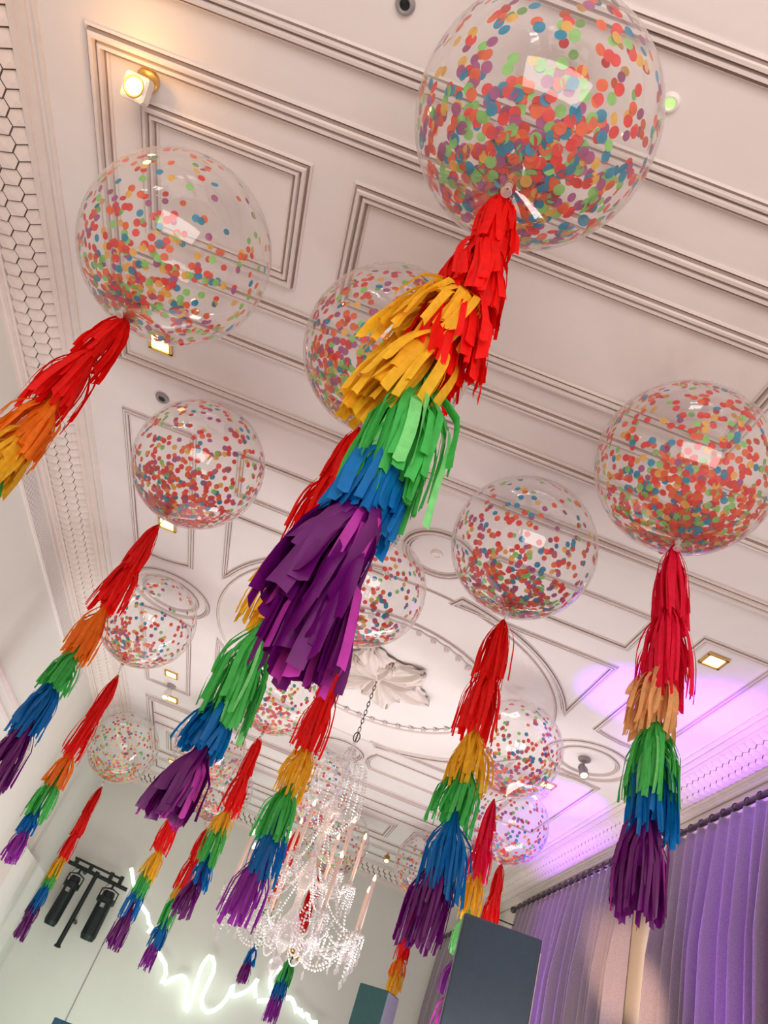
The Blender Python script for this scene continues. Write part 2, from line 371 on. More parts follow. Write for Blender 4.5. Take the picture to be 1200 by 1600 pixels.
# ---- acanthus rose above the chandelier
rose = MB()
def acanthus(mb, ang, L, Wd, z0, lift, seed):
    rnd = random.Random(seed); nu, nv = 22, 30; vs = []
    for i in range(nu + 1):
        u = i / nu
        wid = Wd * (math.sin(PI * min(1, u * 0.9 + 0.08)) ** 0.6) * (0.55 + 0.6 * u)
        for j in range(nv + 1):
            v = j / nv * 2 - 1
            lobe = 1 + 0.14 * math.cos(u * 26 + rnd.random() * 0.4) * abs(v) ** 2
            x = L * (u - 0.10 * abs(v) ** 1.6 * u) * (1 + 0.04 * math.sin(9 * v))
            y = wid * v * lobe
            h = 0.012 + 0.05 * u + lift * math.sin(PI * u * 0.9) + 0.013 * math.cos(v * 30 + 3 * u) * min(1, 2 * u) + 0.012 * math.cos(v * 11) + 0.03 * math.exp(-(v / 0.12) ** 2) - 0.05 * max(0, u - 0.82) / 0.18 * abs(math.cos(v * 9))
            h *= (1 - 0.75 * abs(v) ** 3)
            ca, sa = math.cos(ang), math.sin(ang)
            vs.append((CX + x * ca - y * sa, CY + x * sa + y * ca, z0 - h))
    fs = [(i * (nv + 1) + j, i * (nv + 1) + j + 1, (i + 1) * (nv + 1) + j + 1, (i + 1) * (nv + 1) + j) for i in range(nu) for j in range(nv)]
    mb.add(vs, fs)
for k in range(6): acanthus(rose, k * PI / 3 + 0.2, 0.60, 0.24, CEIL - 0.002, 0.05, k)
for k in range(6): acanthus(rose, k * PI / 3 + 0.2 + PI / 6, 0.40, 0.13, CEIL - 0.02, 0.04, k + 20)
rose.lathe([(0.0, CEIL - 0.10), (0.03, CEIL - 0.095), (0.05, CEIL - 0.07), (0.07, CEIL - 0.065), (0.08, CEIL - 0.03), (0.10, CEIL)], (CX, CY, 0), 20)
ro = rose.obj('ceiling_rose', M['leaf'], smooth=True); ro.location.z = CZ
md = ro.modifiers.new('t', 'SOLIDIFY'); md.thickness = 0.008
tag(ro, 'white plaster leaf rose on the ceiling where the chandelier chain hangs', 'ceiling rose')

# ---- cornice: a bulging band of overlapping laurel leaves, bead row and lower mouldings
def cornice(P0, along, out, length, name_n):
    """P0: start of the flat edge; along: unit direction; out: unit direction towards the wall"""
    P0, A, O = Vector(P0), Vector(along), Vector(out); D = Vector((0, 0, -1))
    w, hh = 0.275, 0.115
    def band(t, lift=0.0):
        n = (D * w - (-O) * 0 + O * 0).normalized()
        nn = (O * (-hh) + D * w).normalized()
        return O * (w * t) + D * (hh * t) + nn * (0.03 * math.sin(PI * t) + lift)
    b = MB()
    n = 12
    vs = []
    for e in (0, length):
        for i in range(n + 1): vs.append(P0 + A * e + band(i / n))
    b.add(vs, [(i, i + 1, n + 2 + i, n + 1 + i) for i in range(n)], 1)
    # flat fillets on the ceiling side
    for (u0, u1, h) in ((-0.15, -0.125, 0.012), (-0.09, -0.03, 0.02), (-0.03, 0.006, 0.035)):
        q = [P0 + O * u + D * hv + A * e for e in (0, length) for (u, hv) in ((u0, 0), (u0, h), (u1, h), (u1, 0))]
        b.add(q, [(0, 1, 5, 4), (1, 2, 6, 5), (2, 3, 7, 6)], 0)
    # lower mouldings down to the wall
    prof = [(0.268, 0.10), (0.268, 0.135), (0.285, 0.14), (0.285, 0.15), (0.30, 0.152), (0.302, 0.165), (0.315, 0.17), (0.32, 0.20), (0.335, 0.205)]
    q = [P0 + O * u + D * hv + A * e for e in (0, length) for (u, hv) in prof]; K = len(prof)
    b.add(q, [(i, i + 1, K + i + 1, K + i) for i in range(K - 1)], 0)
    # bead row
    k = 0; s_ = 0.02
    while s_ < length:
        c = P0 + O * 0.292 + D * 0.146 + A * s_
        b.box(c, (0.008, 0.008, 0.007), None, 0); s_ += 0.034
    # leaves
    pitch = 0.104; h1, h2, dt = 0.040, 0.063, 0.104; wt = 0.305
    for r_ in range(3):
        tc = 0.045 / wt + r_ * dt / wt; s_ = (pitch / 2 if r_ % 2 else 0)
        while s_ < length - 0.02:
            p2 = pitch / 2
            outl = [(-p2 + 0.001, -h1), (-0.011, -h2 * 0.95), (p2 - 0.015, -h1 * 0.88), (p2 - 0.015, h1 * 0.88), (-0.011, h2 * 0.95), (-p2 + 0.001, h1)]
            vs = []; low = []
            for (da, dw) in outl:
                t = min(1, max(0, tc + dw / wt)); lf = 0.004 + 0.020 * (da + p2) / pitch
                q = P0 + A * min(length, max(0, s_ + da)); vs.append(q + band(t, lf)); low.append(q + band(t, -0.002))
            ce = P0 + A * min(length, s_) + band(min(1, tc), 0.024)
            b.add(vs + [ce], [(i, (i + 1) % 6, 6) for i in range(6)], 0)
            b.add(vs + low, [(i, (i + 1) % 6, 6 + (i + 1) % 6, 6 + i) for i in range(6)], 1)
            s_ += pitch
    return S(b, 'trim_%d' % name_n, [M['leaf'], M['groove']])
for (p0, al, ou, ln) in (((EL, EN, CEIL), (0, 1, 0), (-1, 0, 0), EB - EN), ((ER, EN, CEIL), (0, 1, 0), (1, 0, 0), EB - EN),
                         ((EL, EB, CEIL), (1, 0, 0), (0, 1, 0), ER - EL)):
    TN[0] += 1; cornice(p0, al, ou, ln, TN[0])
# wall panel mouldings on the left wall and the seam of the back wall
def wall_frame(x, y0, y1, z0, z1, w, h):
    TN[0] += 1; b = MB()
    for (ya, yb, za, zb) in ((y0, y1, z1 - w, z1), (y0, y1, z0, z0 + w), (y0, y0 + w, z0, z1), (y1 - w, y1, z0, z1)):
        b.box((x + h / 2, (ya + yb) / 2, (za + zb) / 2), (h / 2, (yb - ya) / 2, (zb - za) / 2))
        b.box((x + h * 0.8, (ya + yb) / 2, (za + zb) / 2), (h * 0.8, max(0.008, (yb - ya) / 2 - 0.02), max(0.008, (zb - za) / 2 - 0.02)))
    return S(b, 'trim_%d' % TN[0], M['mould'])
wall_frame(XL, 7.0, 9.0, -1.0, 2.33, 0.06, 0.025); wall_frame(XL, 7.2, 8.8, -0.9, 2.17, 0.05, 0.02)
b = MB(); b.box((XL + 0.09, 12.0, 0.0), (0.09, 0.9, 1.5)); TN[0] += 1; S(b, 'trim_%d' % TN[0], M['wall'])
b = MB(); b.box((-1.83, YB - 0.004, -0.1), (0.008, 0.006, 1.2)); TN[0] += 1; S(b, 'trim_%d' % TN[0], M['grey'])
b = MB(); b.box((-2.85, YB - 0.02, 1.55), (0.012, 0.02, 0.32)); TN[0] += 1; S(b, 'trim_%d' % TN[0], M['mould'])

# ---- long air grille on the left wall
g = thing('air_grille', 'long white slatted air grille high on the left wall below the cornice', 'air vent', (XL, 7.3, 3.28))
b = MB(); L2 = 2.55
for (z, h) in ((0.10, 0.010), (-0.10, 0.010)): b.box((0.012, 0, z), (0.012, L2, h))
for y in (-L2, L2): b.box((0.012, y, 0), (0.012, 0.012, 0.11))
b.obj('frame', M['white'], g)
b = MB(); b.box((0.004, 0, 0), (0.002, L2, 0.095)); b.obj('dark_backing', M['grey'], g)
for k in range(11):
    b = MB(); b.box((0.014, 0, -0.08 + k * 0.016), (0.008, L2 - 0.01, 0.0035), Matrix.Rotation(0.4, 3, 'Y')); b.obj('slat', M['white'], g)

# ------------------------------------------------------------------ balloons
BAL = [
 (-0.068, 1.376, 3.125, 0.475, 'largest confetti balloon, nearest, cut by the top edge, plum and blue dots', 560, (6, 5, 7, 4, 4, 3)),
 (-1.583, 2.604, 3.110, 0.490, 'large confetti balloon beside the left cornice under the glowing spotlight', 330, (6, 5, 3, 3, 4, 4)),
 (-0.372, 2.749, 3.142, 0.458, 'large confetti balloon half behind the nearest red and yellow tassels', 520, (6, 6, 4, 3, 4, 3)),
 (-1.435, 4.341, 3.143, 0.457, 'mid-sized confetti balloon, second along the left side, dense red dots', 480, (9, 6, 3, 3, 2, 2)),
 (1.311, 2.749, 3.136, 0.464, 'big densely filled red and orange confetti balloon at the right edge', 640, (10, 7, 1, 3, 4, 3)),
 (0.818, 3.857, 3.134, 0.466, 'confetti balloon with sparse dots right of the small ceiling circle', 380, (7, 4, 4, 3, 3, 2)),
 (-0.029, 5.026, 3.143, 0.457, 'confetti balloon mostly hidden by the long purple tassels', 300, (7, 4, 3, 4, 2, 3)),
 (-1.908, 7.071, 3.135, 0.465, 'confetti balloon, third along the left side below the curved ceiling panel', 300, (8, 4, 3, 3, 2, 3)),
 (-0.460, 7.444, 3.144, 0.456, 'pale confetti balloon just left of the plaster rose', 280, (8, 4, 3, 3, 3, 3)),
 (-2.424, 11.301, 3.110, 0.490, 'small yellowish confetti balloon furthest left at the back cornice', 330, (4, 5, 2, 3, 3, 6)),
 (-1.160, 9.988, 3.141, 0.459, 'small confetti balloon partly covered by blue and purple tassels', 300, (8, 6, 3, 2, 2, 3)),
 (-0.938, 11.534, 3.139, 0.461, 'small confetti balloon half hidden below another one near the back wall', 300, (8, 6, 2, 3, 2, 2)),
 (0.294, 9.829, 3.132, 0.468, 'confetti balloon behind the crystal crown of the chandelier', 300, (7, 4, 3, 3, 3, 3)),
 (0.874, 11.639, 3.120, 0.480, 'small greenish confetti balloon behind the chandelier candles', 280, (5, 4, 2, 3, 4, 5)),
 (2.181, 11.246, 3.134, 0.466, 'small confetti balloon at the back, right of the chandelier', 300, (7, 5, 3, 2, 3, 3)),
 (1.805, 6.690, 3.157, 0.443, 'upper of the two touching confetti balloons near the purple light patch', 300, (7, 3, 5, 3, 2, 3)),
 (2.410, 8.530, 3.155, 0.445, 'lower of the two touching confetti balloons, tinted purple', 300, (6, 3, 6, 3, 2, 2)),
]
def disc_mesh(r_, mat_, name):
    vs = [(0, 0, 0)] + [(r_ * math.cos(k * 2 * PI / 14), r_ * math.sin(k * 2 * PI / 14), 0) for k in range(14)]
    me = bpy.data.meshes.new(name); me.from_pydata(vs, [], [(0, 1 + k, 1 + (k + 1) % 14) for k in range(14)]); me.materials.append(mat_); me.update()
    return me
BIG = [disc_mesh(0.0215, DOT[i], 'confetti_dot') for i in range(6)]
MID = [disc_mesh(0.0185, DOT[i], 'confetti_dot') for i in range(6)]
film_cache = {}
def balloon(i, x, y, z, R, label, n, wts):
    rnd = random.Random(100 + i)
    o = thing('confetti_balloon', label, 'balloon', (x, y, z), 'clear confetti balloons under the ceiling')
    prof = []
    for k in range(45):
        th = PI * k / 45.0
        rr = R * math.sin(th); zz = R * math.cos(th)
        t = max(0, (th - 2.75) / (PI - 2.75)); zz -= 0.035 * t * t
        prof.append((max(rr, 0.004), zz))
    prof = [q for q in prof if not (q[1] < 0 and q[0] < 0.016)]
    prof.append((0.012, -R - 0.035))
    m = MB(); m.lathe(prof, n=64); sk = m.obj('balloon_skin', M['film'], o, True)
    m = MB(); zb = -R - 0.03
    m.lathe([(0.012, zb), (0.008, zb - 0.012), (0.014, zb - 0.018), (0.015, zb - 0.026), (0.007, zb - 0.033), (0.010, zb - 0.045), (0.021, zb - 0.062), (0.019, zb - 0.066)], n=16)
    m.obj('neck', M['neck'], o, True)
    near = i in (1, 2, 3, 4, 5, 6)
    rc = 0.0215 if i == 1 else (0.0185 if near else 0.0190)
    dots = []; n = int(n * (1.35 if i == 1 else 1.75))
    camv = Vector((-x, -y, -z)).normalized()
    for k in range(n):
        u = rnd.random()
        if u < 0.60:                      # clinging all over the inside
            v = Vector((rnd.gauss(0, 1), rnd.gauss(0, 1), rnd.gauss(-0.25, 1))).normalized()
        else:                             # gathered low
            v = Vector((rnd.gauss(0, 0.55), rnd.gauss(0, 0.55), -1)).normalized()
        if v.z > 0.88 and rnd.random() < 0.7: v.z = -v.z
        rr = R - 0.006 - (rnd.random() * 0.012)
        nrm = (v + Vector((rnd.gauss(0, .12), rnd.gauss(0, .12), rnd.gauss(0, .12)))).normalized()
        dots.append((v * rr, nrm, rnd.choices(range(6), wts)[0]))
    for k in range(int(n * 0.20)):        # a heap above the neck
        a, q = rnd.random() * 2 * PI, min(0.33, abs(rnd.gauss(0, 0.13)))
        p = Vector((q * math.cos(a), q * math.sin(a), -math.sqrt(max(0, R * R - q * q)) + 0.012 + rnd.random() * 0.02))
        dots.append((p, Vector((rnd.gauss(0, .4), rnd.gauss(0, .4), 1)).normalized(), rnd.choices(range(6), wts)[0]))
    if near:
        sel = sorted(range(len(dots)), key=lambda q: -dots[q][0].dot(camv) - 0.2 * abs(dots[q][1].dot(camv)))[:100]
        selset = set(sel); src = None
        for q in sel:
            p, nn, c = dots[q]
            me = (BIG if i == 1 else MID)[c]
            if src is None: src = bpy.data.objects.new('confetti_dot', me); dd = src
            else: dd = src.copy(); dd.data = me
            COL.objects.link(dd); dd.parent = o
            dd.location = p; dd.rotation_euler = nn.to_track_quat('Z', 'Y').to_euler()
        rest = [dots[q] for q in range(len(dots)) if q not in selset]
    else: rest = dots
    m = MB()
    for (p, nn, c) in rest:
        qt = nn.to_track_quat('Z', 'Y'); N = 12 if near else 8
        m.add([p + qt @ Vector((rc * math.cos(k * 2 * PI / N), rc * math.sin(k * 2 * PI / N), 0)) for k in range(N)], [tuple(range(N))], c)
    cf = m.obj('confetti', DOT, o); cf['kind'] = 'stuff'
    return o
for i, B in enumerate(BAL): balloon(i + 1, *B)

# ------------------------------------------------------------------ tassel garlands
GAR = {
'A': (1, -1.628, 2.740, [('R', 2.68, 1.91), ('O', 2.09, 1.64), ('Y', 1.87, 1.47), ('G', 1.70, 1.14), ('B', 1.33, 1.01), ('P', 1.14, 0.78)], 'red to yellow tassel garland leaving the frame at the left edge'),
'B': (0, -0.081, 1.458, [('R', 2.68, 1.59), ('Y', 2.11, 1.40), ('G', 1.66, 1.11), ('B', 1.42, 1.03), ('P', 1.24, 0.76), ('P', 1.06, 0.63)], 'nearest and widest rainbow tassel garland, hanging from the largest balloon'),
'C': (2, -0.354, 2.885, [('R', 2.68, 1.89), ('Y', 1.91, 1.42), ('G', 1.50, 0.97), ('B', 1.15, 0.86), ('P', 0.95, 0.61)], 'long tassel garland behind the nearest one, ending in flat dark purple strips'),
'D': (3, -1.503, 4.525, [('R', 2.68, 1.93), ('O', 2.05, 1.58), ('G', 1.71, 1.36), ('B', 1.51, 1.06), ('P', 1.25, 0.74)], 'rainbow tassel garland whose purple end touches the left edge of the frame'),
'E': (4, 1.334, 2.845, [('M', 2.68, 1.78), ('T', 2.04, 1.60), ('G', 1.75, 1.31), ('B', 1.63, 1.17), ('P', 1.35, 0.88)], 'crimson, peach and green tassel garland in front of the curtains at right'),
'F': (5, 0.847, 4.038, [('R', 2.68, 1.84), ('Y', 1.96, 1.54), ('G', 1.76, 1.33), ('B', 1.47, 0.98), ('P', 1.26, 0.75)], 'rainbow tassel garland below the sparse balloon, beside the two touching balloons'),
'G': (6, -0.008, 5.046, [('R', 2.68, 1.74), ('Y', 1.91, 1.46), ('G', 1.61, 1.17), ('B', 1.40, 0.93), ('V', 1.17, 0.69)], 'rainbow tassel garland in front of the left side of the chandelier'),
'H': (7, -2.005, 7.509, [('R', 2.68, 1.76), ('O', 1.89, 1.48), ('G', 1.70, 1.19), ('B', 1.36, 1.05), ('V', 1.19, 0.83)], 'slim tassel garland with an open red loop at its top, over the left wall'),
'I': (9, -2.560, 11.969, [('R', 2.68, 1.60), ('Y', 1.82, 1.26), ('G', 1.56, 1.22), ('B', 1.43, 0.90), ('P', 1.18, 0.58)], 'thin tassel garland hanging in front of the black stage lamps'),
'J': (10, -1.180, 10.036, [('R', 2.68, 1.78), ('Y', 1.93, 1.45), ('G', 1.74, 1.27), ('B', 1.52, 1.03), ('P', 1.24, 0.73)], 'thin tassel garland emerging below the flat dark purple strips'),
'K': (8, -0.477, 7.598, [('R', 2.68, 1.86), ('Y', 1.98, 1.65), ('G', 1.86, 1.39), ('B', 1.53, 1.20), ('P', 1.36, 0.93)], 'full rainbow tassel garland left of the garland at the chandelier'),
'L': (11, -0.905, 11.891, [('R', 2.68, 1.77), ('Y', 1.94, 1.65), ('G', 1.86, 1.28), ('B', 1.48, 1.04), ('V', 1.24, 0.79)], 'thin tassel garland ending in front of the neon zigzag'),
'M': (12, 0.277, 10.174, [('R', 2.68, 1.86), ('O', 1.98, 1.72), ('G', 1.83, 1.30), ('B', 1.36, 1.09), ('P', 1.23, 0.91)], 'thin tassel garland behind the left part of the chandelier crystals'),
'N': (13, 0.836, 11.916, [('R', 2.68, 1.86), ('Y', 1.94, 1.54), ('G', 1.66, 1.19), ('B', 1.46, 1.04), ('V', 1.30, 0.78)], 'thin tassel garland behind the chandelier with a yellow part under its lowest crystals'),
'O': (14, 2.159, 11.309, [('R', 2.68, 1.90), ('O', 2.02, 1.71), ('Y', 1.94, 1.49), ('G', 1.56, 1.20), ('B', 1.27, 0.86), ('P', 0.92, 0.53)], 'thin tassel garland whose yellow end meets the two-tone cabinet'),
'P': (15, 1.754, 6.834, [('M', 2.68, 1.93), ('Y', 2.12, 1.62), ('g', 1.72, 1.35), ('V', 1.40, 1.05), ('L', 1.12, 0.83)], 'crimson to violet tassel garland passing left of the tall dark panel'),
'Q': (16, 2.410, 8.469, [('R', 2.68, 2.03), ('O', 2.09, 1.79), ('G', 1.85, 1.50), ('B', 1.55, 1.22), ('P', 1.27, 0.95)], 'tassel garland mostly hidden behind the tall dark panel'),
}
def tassel(root, c, z0, z1, width, nst, wst, rnd, open_top=False, bias=0.0, late=0.0):
    """fringe of tissue strips gathered at z0 and hanging to z1 round the cord"""
    m = MB(); L = z0 - z1; seg = 8
    if open_top:   # the folded loop the tassel hangs by
        m.tube([(0.0, 0, z0 + 0.0), (0.012, 0, z0 - 0.03), (0.014, 0.004, z0 - 0.09), (0.004, 0, z0 - 0.14)], [0.004, 0.007, 0.008, 0.012], 6)
        m.tube([(0.0, 0, z0 + 0.0), (-0.014, 0, z0 - 0.04), (-0.012, -0.004, z0 - 0.10), (-0.002, 0, z0 - 0.14)], [0.004, 0.007, 0.008, 0.012], 6)
    for s_ in range(nst):
        a = rnd.random() * 2 * PI; q = rnd.random() ** 0.6
        start = (rnd.random() ** 1.6) * 0.30 * L; ln = L * rnd.uniform(0.80, 1.0) if rnd.random() < 0.8 else L * rnd.uniform(0.55, 0.8)
        out = width * (0.25 + 0.75 * q) * (0.75 + 0.25 * rnd.random())
        w = wst * rnd.uniform(0.6, 1.25); ph = rnd.random() * 6; sway = rnd.gauss(0, 0.14) * width; ca, sa = math.cos(a), math.sin(a)
        tw = rnd.gauss(0, 0.6); rad = Vector((ca, sa, 0)); tn = Vector((-sa, ca, 0)); vs = []
        e0, e1 = rnd.uniform(-0.006, 0.006), rnd.uniform(-0.014, 0.014)
        hang = ln - start; out *= 1.08
        for k in range(seg + 1):
            t = k / seg
            ro_ = 0.006 + out * (1 - math.exp(-3.0 * t * hang / 0.30)) * (1.0 - 0.10 * t) * (min(1.0, (t + 0.04) / late) if late else 1.0) + 0.003 * math.sin(ph + 9 * t)
            zz = z0 - start - hang * t
            wv = w * min(1.0, 0.3 + 2.2 * t)
            cc = rad * ro_ + tn * (sway * t + 0.004 * math.sin(ph * 2 + 6 * t)) + Vector((bias * t, 0, 0))
            ang = tw * t; ww = (tn * math.cos(ang) + rad * math.sin(ang)) * wv / 2
            fold = rad * (0.22 * wv * math.sin(ph + 4 * t))
            vs += [cc - ww + Vector((0, 0, zz + (e0 if k == seg else 0))), cc + fold + Vector((0, 0, zz)), cc + ww + Vector((0, 0, zz + (e1 if k == seg else 0)))]
        fs = []
        for k in range(seg): fs += [(3 * k, 3 * k + 1, 3 * k + 4, 3 * k + 3), (3 * k + 1, 3 * k + 2, 3 * k + 5, 3 * k + 4)]
        m.add(vs, fs)
    o = m.obj('tassel', TIS[c][1], root, True); plabel(o, TIS[c][0] + ' tissue tassel')
    return o
WID = {'A': 0.145, 'B': 0.165, 'C': 0.135, 'D': 0.125, 'E': 0.135, 'F': 0.155, 'G': 0.145, 'H': 0.115, 'I': 0.11, 'J': 0.135, 'K': 0.13, 'L': 0.13, 'M': 0.11, 'N': 0.12, 'O': 0.13, 'P': 0.135, 'Q': 0.12}
TW = {'B': [0.9, 1.0, 0.85, 0.72, 0.78, 0.7]}
BIAS = {'B': [0.04, -0.06, 0.03, -0.01, -0.045, 0.01], 'E': [0.02, -0.03, 0.0, 0.02, 0.0], 'C': [0.0, -0.02, 0.02, -0.02, -0.02], 'F': [0.0, 0.02, -0.02, 0.03, -0.02], 'K': [0, 0, 0.02, 0.02, -0.02], 'G': [0, 0, 0, 0.03, -0.02]}
for key, (bi, gx, gy, tiers, label) in GAR.items():
    rnd = random.Random(ord(key)); B = BAL[bi]
    root = thing('tassel_garland', label, 'tassel garland', (gx, gy, 0), 'rainbow tassel garlands hanging from the balloons')
    top = (B[0] - gx, B[1] - gy, B[2] - B[3] - 0.06)
    m = MB(); zt = tiers[-1][1] - 0.05
    m.tube([top, (top[0] * 0.5, top[1] * 0.5, (top[2] + 2.66) / 2 - 0.005), (0, 0, 2.64), (0.002, 0.002, 2.0), (0, 0, zt)], 0.003, 5)
    m.tube([(top[0] + 0.012 * math.cos(a), top[1] + 0.012 * math.sin(a), top[2] + 0.024) for a in [k * PI / 5 for k in range(10)]], 0.004, 5, closed=True)
    m.obj('cord', M['cord'], root)
    near = key in 'ABCEDF'
    nst = 84 if key == 'B' else (74 if key in 'CE' else (66 if near else 48))
    wst = {'B': 0.028, 'C': 0.022, 'E': 0.022, 'A': 0.024}.get(key, 0.021 if near else 0.022)
    w0 = WID[key]
    for ti, (c, za, zb) in enumerate(tiers):
        L = za - zb; nsub = max(1, round((L - 0.05) / 0.36)); subL = min(L, (L + 0.10 * (nsub - 1)) / nsub + 0.03); step = (L - subL) / max(1, nsub - 1) if nsub > 1 else 0
        for k in range(nsub):
            a = za - step * k; wd = w0 * (0.85 + 0.2 * rnd.random()) * min(1.0, subL / 0.40 + 0.25) * TW.get(key, [1] * 6)[ti]
            if ti == 0 and k == 0: wd *= 0.72
            if ti == len(tiers) - 1: wd *= 0.9
            fl = c == 'P' and key in 'BC'
            tassel(root, c, a, a - subL, wd, 44 if fl else nst, 0.045 if fl else wst, rnd, ti == 0 and k == 0, BIAS.get(key, [0] * 6)[ti], 0.5 if ti and k == 0 else 0.0)
        if key in 'BCE' and c in 'PG' : # lighter strips tucked under the dark ones
            tassel(root, 'L' if c == 'P' else 'g', za - 0.03, zb - 0.01, w0 * TW.get(key, [1] * 6)[ti], 11, wst, rnd, False, BIAS[key][ti], 0.4)

# ------------------------------------------------------------------ chandelier
ch = thing('crystal_chandelier', 'large crystal chandelier with lit candle bulbs hanging on a chain from the plaster rose', 'chandelier', (CX, CY, 0))
m = MB(); z = CEIL - 0.12; k = 0
m.tube([(0, 0, CEIL - 0.02), (0, 0, z + 0.02)], 0.012, 8)
while z > 2.95:
    a = 0 if k % 2 else PI / 2; hl, wl = 0.030, 0.013
    m.tube([(wl * math.cos(t) * math.cos(a), wl * math.cos(t) * math.sin(a), z + hl * math.sin(t)) for t in [q * 2 * PI / 12 for q in range(12)]], 0.0042, 6, closed=True)
    z -= 0.047; k += 1
for a in (0, PI / 2): m.tube([(0.03 * math.cos(t) * math.cos(a), 0.03 * math.cos(t) * math.sin(a), 2.90 + 0.05 * math.sin(t)) for t in [q * 2 * PI / 14 for q in range(14)]], 0.006, 6, closed=True)
m.obj('chain', M['iron'], ch, True)
m = MB(); m.lathe([(0.0, 2.86), (0.02, 2.85), (0.016, 2.80), (0.05, 2.77), (0.02, 2.74), (0.02, 2.66), (0.035, 2.60), (0.022, 2.50), (0.022, 2.30), (0.05, 2.22), (0.10, 2.17), (0.16, 2.15),
        (0.05, 2.13), (0.025, 2.05), (0.05, 1.95), (0.03, 1.85), (0.03, 1.72), (0.07, 1.62), (0.10, 1.55), (0.06, 1.50), (0.03, 1.42), (0.03, 1.30), (0.09, 1.18), (0.13, 1.10), (0.12, 1.04), (0.05, 1.00), (0.02, 0.96), (0.0, 0.95)], n=24)
m.obj('glass_stem', M['glassarm'], ch, True)
m = MB(); m.lathe([(0.0, 0.955), (0.012, 0.95), (0.012, 0.93), (0.055, 0.90), (0.065, 0.865), (0.05, 0.82), (0.02, 0.775), (0.0, 0.76)], n=12); m.obj('ball_pendant', M['crystal'], ch)
def strand(pts, r0=0.0075, gap=0.019, end=None):
    m = MB(); acc = 0; r0 *= 1.15; gap *= 1.35
    for i in range(len(pts) - 1):
        a, b_ = Vector(pts[i]), Vector(pts[i + 1]); L = (b_ - a).length
        while acc < L:
            m.gem(a.lerp(b_, acc / L), r0 * (1.0 if random.random() < 0.7 else 1.35)); acc += gap
        acc -= L
    if end: m.gem(Vector(pts[-1]) - Vector((0, 0, end * 0.9)), end * 0.36, end)
    return m.obj('crystal_strand', M['crystal'], ch)
# crown
for (rr, zz) in ((0.20, 2.60), (0.27, 2.18)):
    m = MB(); m.tube([(rr * math.cos(t), rr * math.sin(t), zz) for t in [q * 2 * PI / 28 for q in range(28)]], 0.007, 6, closed=True); m.obj('crown_ring', M['glassarm'], ch, True)
def cat(p, q, sag, n=8):
    p, q = Vector(p), Vector(q); return [p.lerp(q, t / n) - Vector((0, 0, sag * math.sin(PI * t / n))) for t in range(n + 1)]
for k in range(20):
    a = 2 * PI * k / 20; c_, s_ = math.cos(a), math.sin(a)
    strand([(0.20 * c_, 0.20 * s_, 2.60), (0.245 * c_, 0.245 * s_, 2.45), (0.27 * c_, 0.27 * s_, 2.18)], 0.008, 0.022, 0.03)
for k in range(10):
    a = 2 * PI * k / 10; c_, s_ = math.cos(a), math.sin(a)
    strand(cat((0.03 * c_, 0.03 * s_, 2.76), (0.20 * c_, 0.20 * s_, 2.60), 0.05), 0.007)
    strand(cat((0.27 * c_, 0.27 * s_, 2.18), (0.05 * c_, 0.05 * s_, 1.98), 0.05), 0.007, 0.022)
# arms, cups, candles, drops
def arm_tier(n, rr, zcup, zroot, off, hc, pr=5):
    tips = []
    for k in range(n):
        a = off + 2 * PI * k / n; c_, s_ = math.cos(a), math.sin(a)
        pts = []
        for i in range(13):
            t = i / 12; q = 0.05 + (rr - 0.05) * t
            zz = zroot + (zcup - 0.02 - zroot) * t ** 2 - 0.13 * math.sin(PI * t) * (1 - 0.3 * t)
            pts.append((q * c_, q * s_, zz))
        m = MB(); m.tube(pts, 0.010, 8); m.obj('arm', M['glassarm'], ch, True)
        m = MB(); m.lathe([(0.012, zcup - 0.03), (0.02, zcup - 0.015), (0.055, zcup - 0.005), (0.062, zcup + 0.012), (0.05, zcup + 0.006), (0.018, zcup + 0.008), (0.016, zcup + 0.03), (0.022, zcup + 0.05), (0.020, zcup + 0.05)], (rr * c_, rr * s_, 0), 16)
        m.obj('drip_dish', M['glassarm'], ch, True)
        m = MB(); m.tube([(rr * c_, rr * s_, zcup + 0.02), (rr * c_, rr * s_, zcup + hc)], 0.0155, 10); cd = m.obj('candle', M['candle'], ch, True)
        m = MB(); zt = zcup + hc; m.lathe([(0.005, zt), (0.011, zt + 0.010), (0.0125, zt + 0.022), (0.008, zt + 0.040), (0.002, zt + 0.058), (0, zt + 0.06)], (rr * c_, rr * s_, 0), 10)
        m.obj('flame_bulb', M['flame'], cd, True)
        m = MB()
        for j in range(9):
            b_ = 2 * PI * j / 9 + a; p = Vector((rr * c_ + 0.057 * math.cos(b_), rr * s_ + 0.057 * math.sin(b_), zcup - 0.005))
            ln = random.uniform(0.05, 0.19); zz = 0
            while zz < ln - 0.02: m.gem(p - Vector((0, 0, zz + 0.01)), 0.0095); zz += 0.021
            m.gem(p - Vector((0, 0, ln + 0.020)), 0.014, 0.038)
        m.obj('pendant_cluster', M['crystal'], ch)
        tips.append((rr * c_, rr * s_, zcup))
    return tips
up = arm_tier(6, 0.38, 1.62, 1.62, 0.05, 0.42)
lo = arm_tier(8, 0.60, 1.24, 1.16, 0.3, 0.43)
for T, sag in ((up, 0.10), (lo, 0.14)):
    for k in range(len(T)):
        p, q = T[k], T[(k + 1) % len(T)]; strand(cat(p, q, sag, 10), 0.008, 0.021)
        strand(cat((0.07 * p[0] / 0.5, 0.07 * p[1] / 0.5, p[2] + 0.42), p, 0.12, 10), 0.0075, 0.021)
